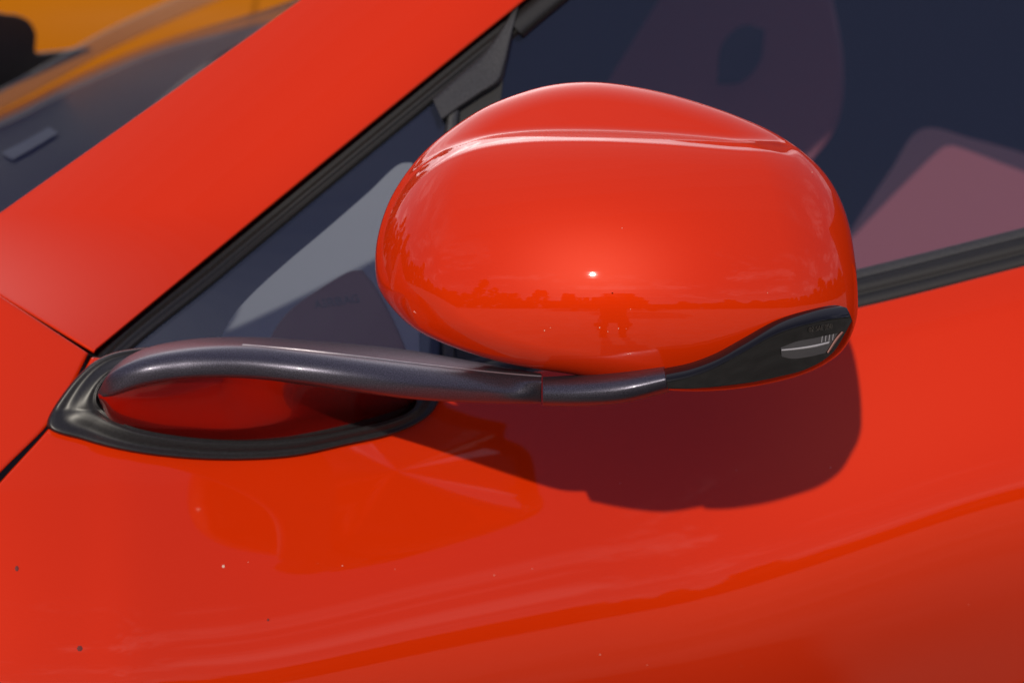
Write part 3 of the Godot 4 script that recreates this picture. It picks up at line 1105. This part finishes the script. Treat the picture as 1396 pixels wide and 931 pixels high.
func trees() -> void:
	var quad := QuadMesh.new()
	quad.size = Vector2(1, 1)
	var mm := MultiMesh.new()
	mm.transform_format = MultiMesh.TRANSFORM_3D
	mm.mesh = quad
	var where := []
	for k in 190:
		var a := TAU * k / 190.0 + rng.randf_range(-0.015, 0.015)
		var far := rng.randf_range(62.0, 88.0)
		var tall := rng.randf_range(6.5, 11.0) + (5.0 if rng.randf() < 0.15 else 0.0)
		if a > PI and a < TAU - 0.1:
			tall *= 1.8
		var foot := Vector3(sin(a) * far, 0, cos(a) * far)
		var wide := rng.randf_range(2.0, 3.6)
		for j in 190:
			var h := pow(rng.randf(), 0.8)
			var ring := wide * sqrt(maxf(1.0 - pow(absf(h - 0.45) / 0.58, 2.0), 0.05)) * sqrt(rng.randf())
			var b := rng.randf() * TAU
			var size := rng.randf_range(1.0, 2.2)
			where.append(Transform3D(Basis.from_euler(Vector3(rng.randf() * TAU, rng.randf() * TAU, 0)).scaled(Vector3.ONE * size), foot + Vector3(cos(b) * ring, h * tall, sin(b) * ring)))
	for j in 520:
		var up := rng.randf()
		var ring := 3.4 * sqrt(1.0 - up * up) * sqrt(rng.randf())
		var b := rng.randf() * TAU
		where.append(Transform3D(Basis.from_euler(Vector3(rng.randf() * TAU, rng.randf() * TAU, 0)).scaled(Vector3.ONE * rng.randf_range(0.5, 1.0)), Vector3(0.3 + cos(b) * ring, 1.2 + 5.0 * up, 17.0 + sin(b) * ring)))
	mm.instance_count = where.size()
	for i in where.size():
		mm.set_instance_transform(i, where[i])
	var leaf := paint(Color(0.05, 0.07, 0.025), 0.8)
	leaf.cull_mode = BaseMaterial3D.CULL_DISABLED
	var o := MultiMeshInstance3D.new()
	o.name = "treeline"
	o.multimesh = mm
	o.material_override = leaf
	o.set_meta("kind", "stuff")
	add_child(o, true)

# a body as one skin: tapered capsules joined with a smooth minimum, meshed by surface nets
func skin(bones: Array, cell: float, soft: float, tints: Array) -> ArrayMesh:
	var lo := Vector3.ONE * 1e6
	var hi := -lo
	for b in bones:
		for e in [0, 2]:
			var p: Vector3 = b[e]
			var r: float = b[e + 1]
			lo = lo.min(p - Vector3.ONE * (r + 2 * cell))
			hi = hi.max(p + Vector3.ONE * (r + 2 * cell))
	var nx := int((hi.x - lo.x) / cell) + 2
	var ny := int((hi.y - lo.y) / cell) + 2
	var nz := int((hi.z - lo.z) / cell) + 2
	var f := PackedFloat32Array()
	f.resize(nx * ny * nz)
	f.fill(1.0)
	for b in bones:
		var a: Vector3 = b[0]
		var c: Vector3 = b[2]
		var ra: float = b[1]
		var rc: float = b[3]
		var most := maxf(ra, rc) + soft + 2.0 * cell
		var l := ((a.min(c) - Vector3.ONE * most - lo) / cell).clamp(Vector3.ZERO, Vector3(nx - 1, ny - 1, nz - 1))
		var h := ((a.max(c) + Vector3.ONE * most - lo) / cell).clamp(Vector3.ZERO, Vector3(nx - 1, ny - 1, nz - 1))
		var ac := c - a
		var len2 := maxf(ac.length_squared(), 1e-9)
		for z in range(int(l.z), int(h.z) + 1):
			for y in range(int(l.y), int(h.y) + 1):
				for x in range(int(l.x), int(h.x) + 1):
					var p := lo + Vector3(x, y, z) * cell
					var t := clampf((p - a).dot(ac) / len2, 0.0, 1.0)
					var d := p.distance_to(a + ac * t) - lerpf(ra, rc, t)
					var k := (z * ny + y) * nx + x
					var o := f[k]
					var m := maxf(soft - absf(o - d), 0.0) / soft
					f[k] = minf(o, d) - m * m * soft * 0.25
	var pos := PackedVector3Array()
	var uv := PackedVector2Array()
	var tri := PackedInt32Array()
	var at := {}
	for z in nz - 1:
		for y in ny - 1:
			for x in nx - 1:
				var k := (z * ny + y) * nx + x
				var inside := 0
				for q in 8:
					if f[k + (q & 1) + ((q >> 1) & 1) * nx + (q >> 2) * nx * ny] < 0.0:
						inside += 1
				if inside == 0 or inside == 8:
					continue
				var sum := Vector3.ZERO
				var n := 0
				for e in [[0, 1], [2, 3], [4, 5], [6, 7], [0, 2], [1, 3], [4, 6], [5, 7], [0, 4], [1, 5], [2, 6], [3, 7]]:
					var p0: int = e[0]
					var p1: int = e[1]
					var f0 := f[k + (p0 & 1) + ((p0 >> 1) & 1) * nx + (p0 >> 2) * nx * ny]
					var f1 := f[k + (p1 & 1) + ((p1 >> 1) & 1) * nx + (p1 >> 2) * nx * ny]
					if (f0 < 0.0) != (f1 < 0.0):
						var w := f0 / (f0 - f1)
						sum += Vector3(p0 & 1, (p0 >> 1) & 1, p0 >> 2).lerp(Vector3(p1 & 1, (p1 >> 1) & 1, p1 >> 2), w)
						n += 1
				at[k] = pos.size()
				pos.append(lo + (Vector3(x, y, z) + sum / n) * cell)
				uv.append(Vector2.ZERO)
	for k in at:
		var x: int = k % nx
		var y: int = (k / nx) % ny
		var z: int = k / (nx * ny)
		for axis in 3:
			var step: int = [1, nx, nx * ny][axis]
			var s1: int = [nx, nx * ny, 1][axis]
			var s2: int = [nx * ny, 1, nx][axis]
			if (f[k] < 0.0) == (f[k + step] < 0.0):
				continue
			if not (at.has(k - s1) and at.has(k - s2) and at.has(k - s1 - s2)):
				continue
			var quad := [at[k], at[k - s1], at[k - s1 - s2], at[k - s2]]
			if f[k] < 0.0:
				tri.append_array([quad[0], quad[1], quad[2], quad[0], quad[2], quad[3]])
			else:
				tri.append_array([quad[0], quad[2], quad[1], quad[0], quad[3], quad[2]])
	var m := finish(pos, uv, tri, true)
	var arrays := m.surface_get_arrays(0)
	var colors := PackedColorArray()
	for p in pos:
		var best := 1e9
		var tint := Color.WHITE
		for i in bones.size():
			var b: Array = bones[i]
			var ac: Vector3 = b[2] - b[0]
			var t := clampf((p - b[0]).dot(ac) / maxf(ac.length_squared(), 1e-9), 0.0, 1.0)
			var d := p.distance_to(b[0] + ac * t) - lerpf(b[1], b[3], t)
			if d < best:
				best = d
				tint = tints[b[4]]
		colors.append(tint)
	arrays[Mesh.ARRAY_COLOR] = colors
	var out := ArrayMesh.new()
	out.add_surface_from_arrays(Mesh.PRIMITIVE_TRIANGLES, arrays)
	return out

func photographer() -> void:
	# stands behind the camera, a little crouched, elbows out; shows only in the paintwork
	var o := thing("person", "person in dark clothes holding a camera, mirrored small in the red shell", "person")
	var h := eye - ahead * 0.30 + Vector3(0.02, -0.01, 0.02)      # head
	var neck := h + Vector3(0, -0.16, 0.06)
	var chest := Vector3(0.02, h.y - 0.34, h.z + 0.14)
	var hips := Vector3(0.03, 0.62, h.z + 0.32)
	var b := [[h + Vector3(0, 0.03, 0), 0.098, h + Vector3(0, -0.05, -0.02), 0.075, 1], [h + Vector3(0, -0.03, -0.09), 0.016, h + Vector3(0, 0.01, -0.085), 0.010, 1], [h + Vector3(0, -0.06, 0.03), 0.055, neck, 0.06, 1], [neck, 0.08, chest, 0.17, 0], [chest, 0.17, hips, 0.16, 0], [hips + Vector3(-0.07, 0, 0), 0.12, hips + Vector3(0.07, 0, 0), 0.12, 2]]
	for s in [-1.0, 1.0]:
		var shoulder := chest + Vector3(0.19 * s, 0.10, 0)
		var elbow := shoulder + Vector3(0.27 * s, -0.17, -0.06)
		var wrist := eye - ahead * 0.10 + Vector3(0.115 * s, -0.06, 0.03)
		b.append([chest + Vector3(0.05 * s, 0.09, 0), 0.10, shoulder, 0.075, 0])
		b.append([shoulder, 0.08, elbow, 0.06, 0])
		b.append([elbow, 0.05, wrist, 0.034, 0])
		var palm := eye - ahead * 0.10 + Vector3(0.095 * s, -0.01, 0.0)
		b.append([wrist, 0.030, palm, 0.028, 1])
		for k in 4:
			var root := palm + Vector3(-0.005 * s, 0.035 - 0.022 * k, -0.01)
			b.append([root, 0.010, root + Vector3(-0.012 * s, 0.0, -0.035), 0.009, 1])
			b.append([root + Vector3(-0.012 * s, 0.0, -0.035), 0.009, root + Vector3(-0.035 * s, -0.004, -0.045 + 0.004 * k), 0.008, 1])
		b.append([palm + Vector3(0, -0.02, 0.01), 0.012, palm + Vector3(-0.03 * s, -0.005, 0.03), 0.010, 1])
		var hip := hips + Vector3(0.09 * s, -0.05, 0)
		var knee := Vector3(0.13 * s + 0.03, 0.50, h.z - 0.06)
		var ankle := Vector3(0.11 * s + 0.03, 0.09, h.z + 0.22)
		b.append([hip, 0.105, knee, 0.065, 2])
		b.append([knee, 0.065, ankle, 0.045, 2])
		b.append([ankle + Vector3(0, -0.04, 0.03), 0.045, ankle + Vector3(0.03 * s, -0.055, -0.15), 0.035, 3])
	var cloth := paint(Color.WHITE, 0.8)
	cloth.vertex_color_use_as_albedo = true
	obj("body", skin(b, 0.016, 0.05, [Color(0.025, 0.026, 0.03), Color(0.36, 0.20, 0.14), Color(0.02, 0.022, 0.035), Color(0.012, 0.012, 0.012)]), cloth, o)
	var hair := SphereMesh.new()
	hair.radius = 0.108
	hair.height = 0.20
	var ha := obj("hair", hair, mats.plastic, o)
	ha.position = h + Vector3(0, 0.065, 0.03)
	var c := thing("camera_body", "black camera held to the eye by the person in dark clothes", "camera")
	var back := -ahead
	var barrel := CylinderMesh.new()
	barrel.top_radius = 0.036
	barrel.bottom_radius = 0.04
	barrel.height = 0.10
	var l := obj("lens_barrel", barrel, mats.plastic, c)
	l.transform = Transform3D(Basis(Vector3.RIGHT, back.cross(Vector3.RIGHT).normalized(), back).rotated(Vector3.RIGHT, PI / 2), eye + back * 0.075)
	var box := BoxMesh.new()
	box.size = Vector3(0.14, 0.10, 0.06)
	var bo := obj("housing", box, mats.plastic, c)
	bo.rotation_degrees.x = -TILT
	bo.position = eye + back * 0.155
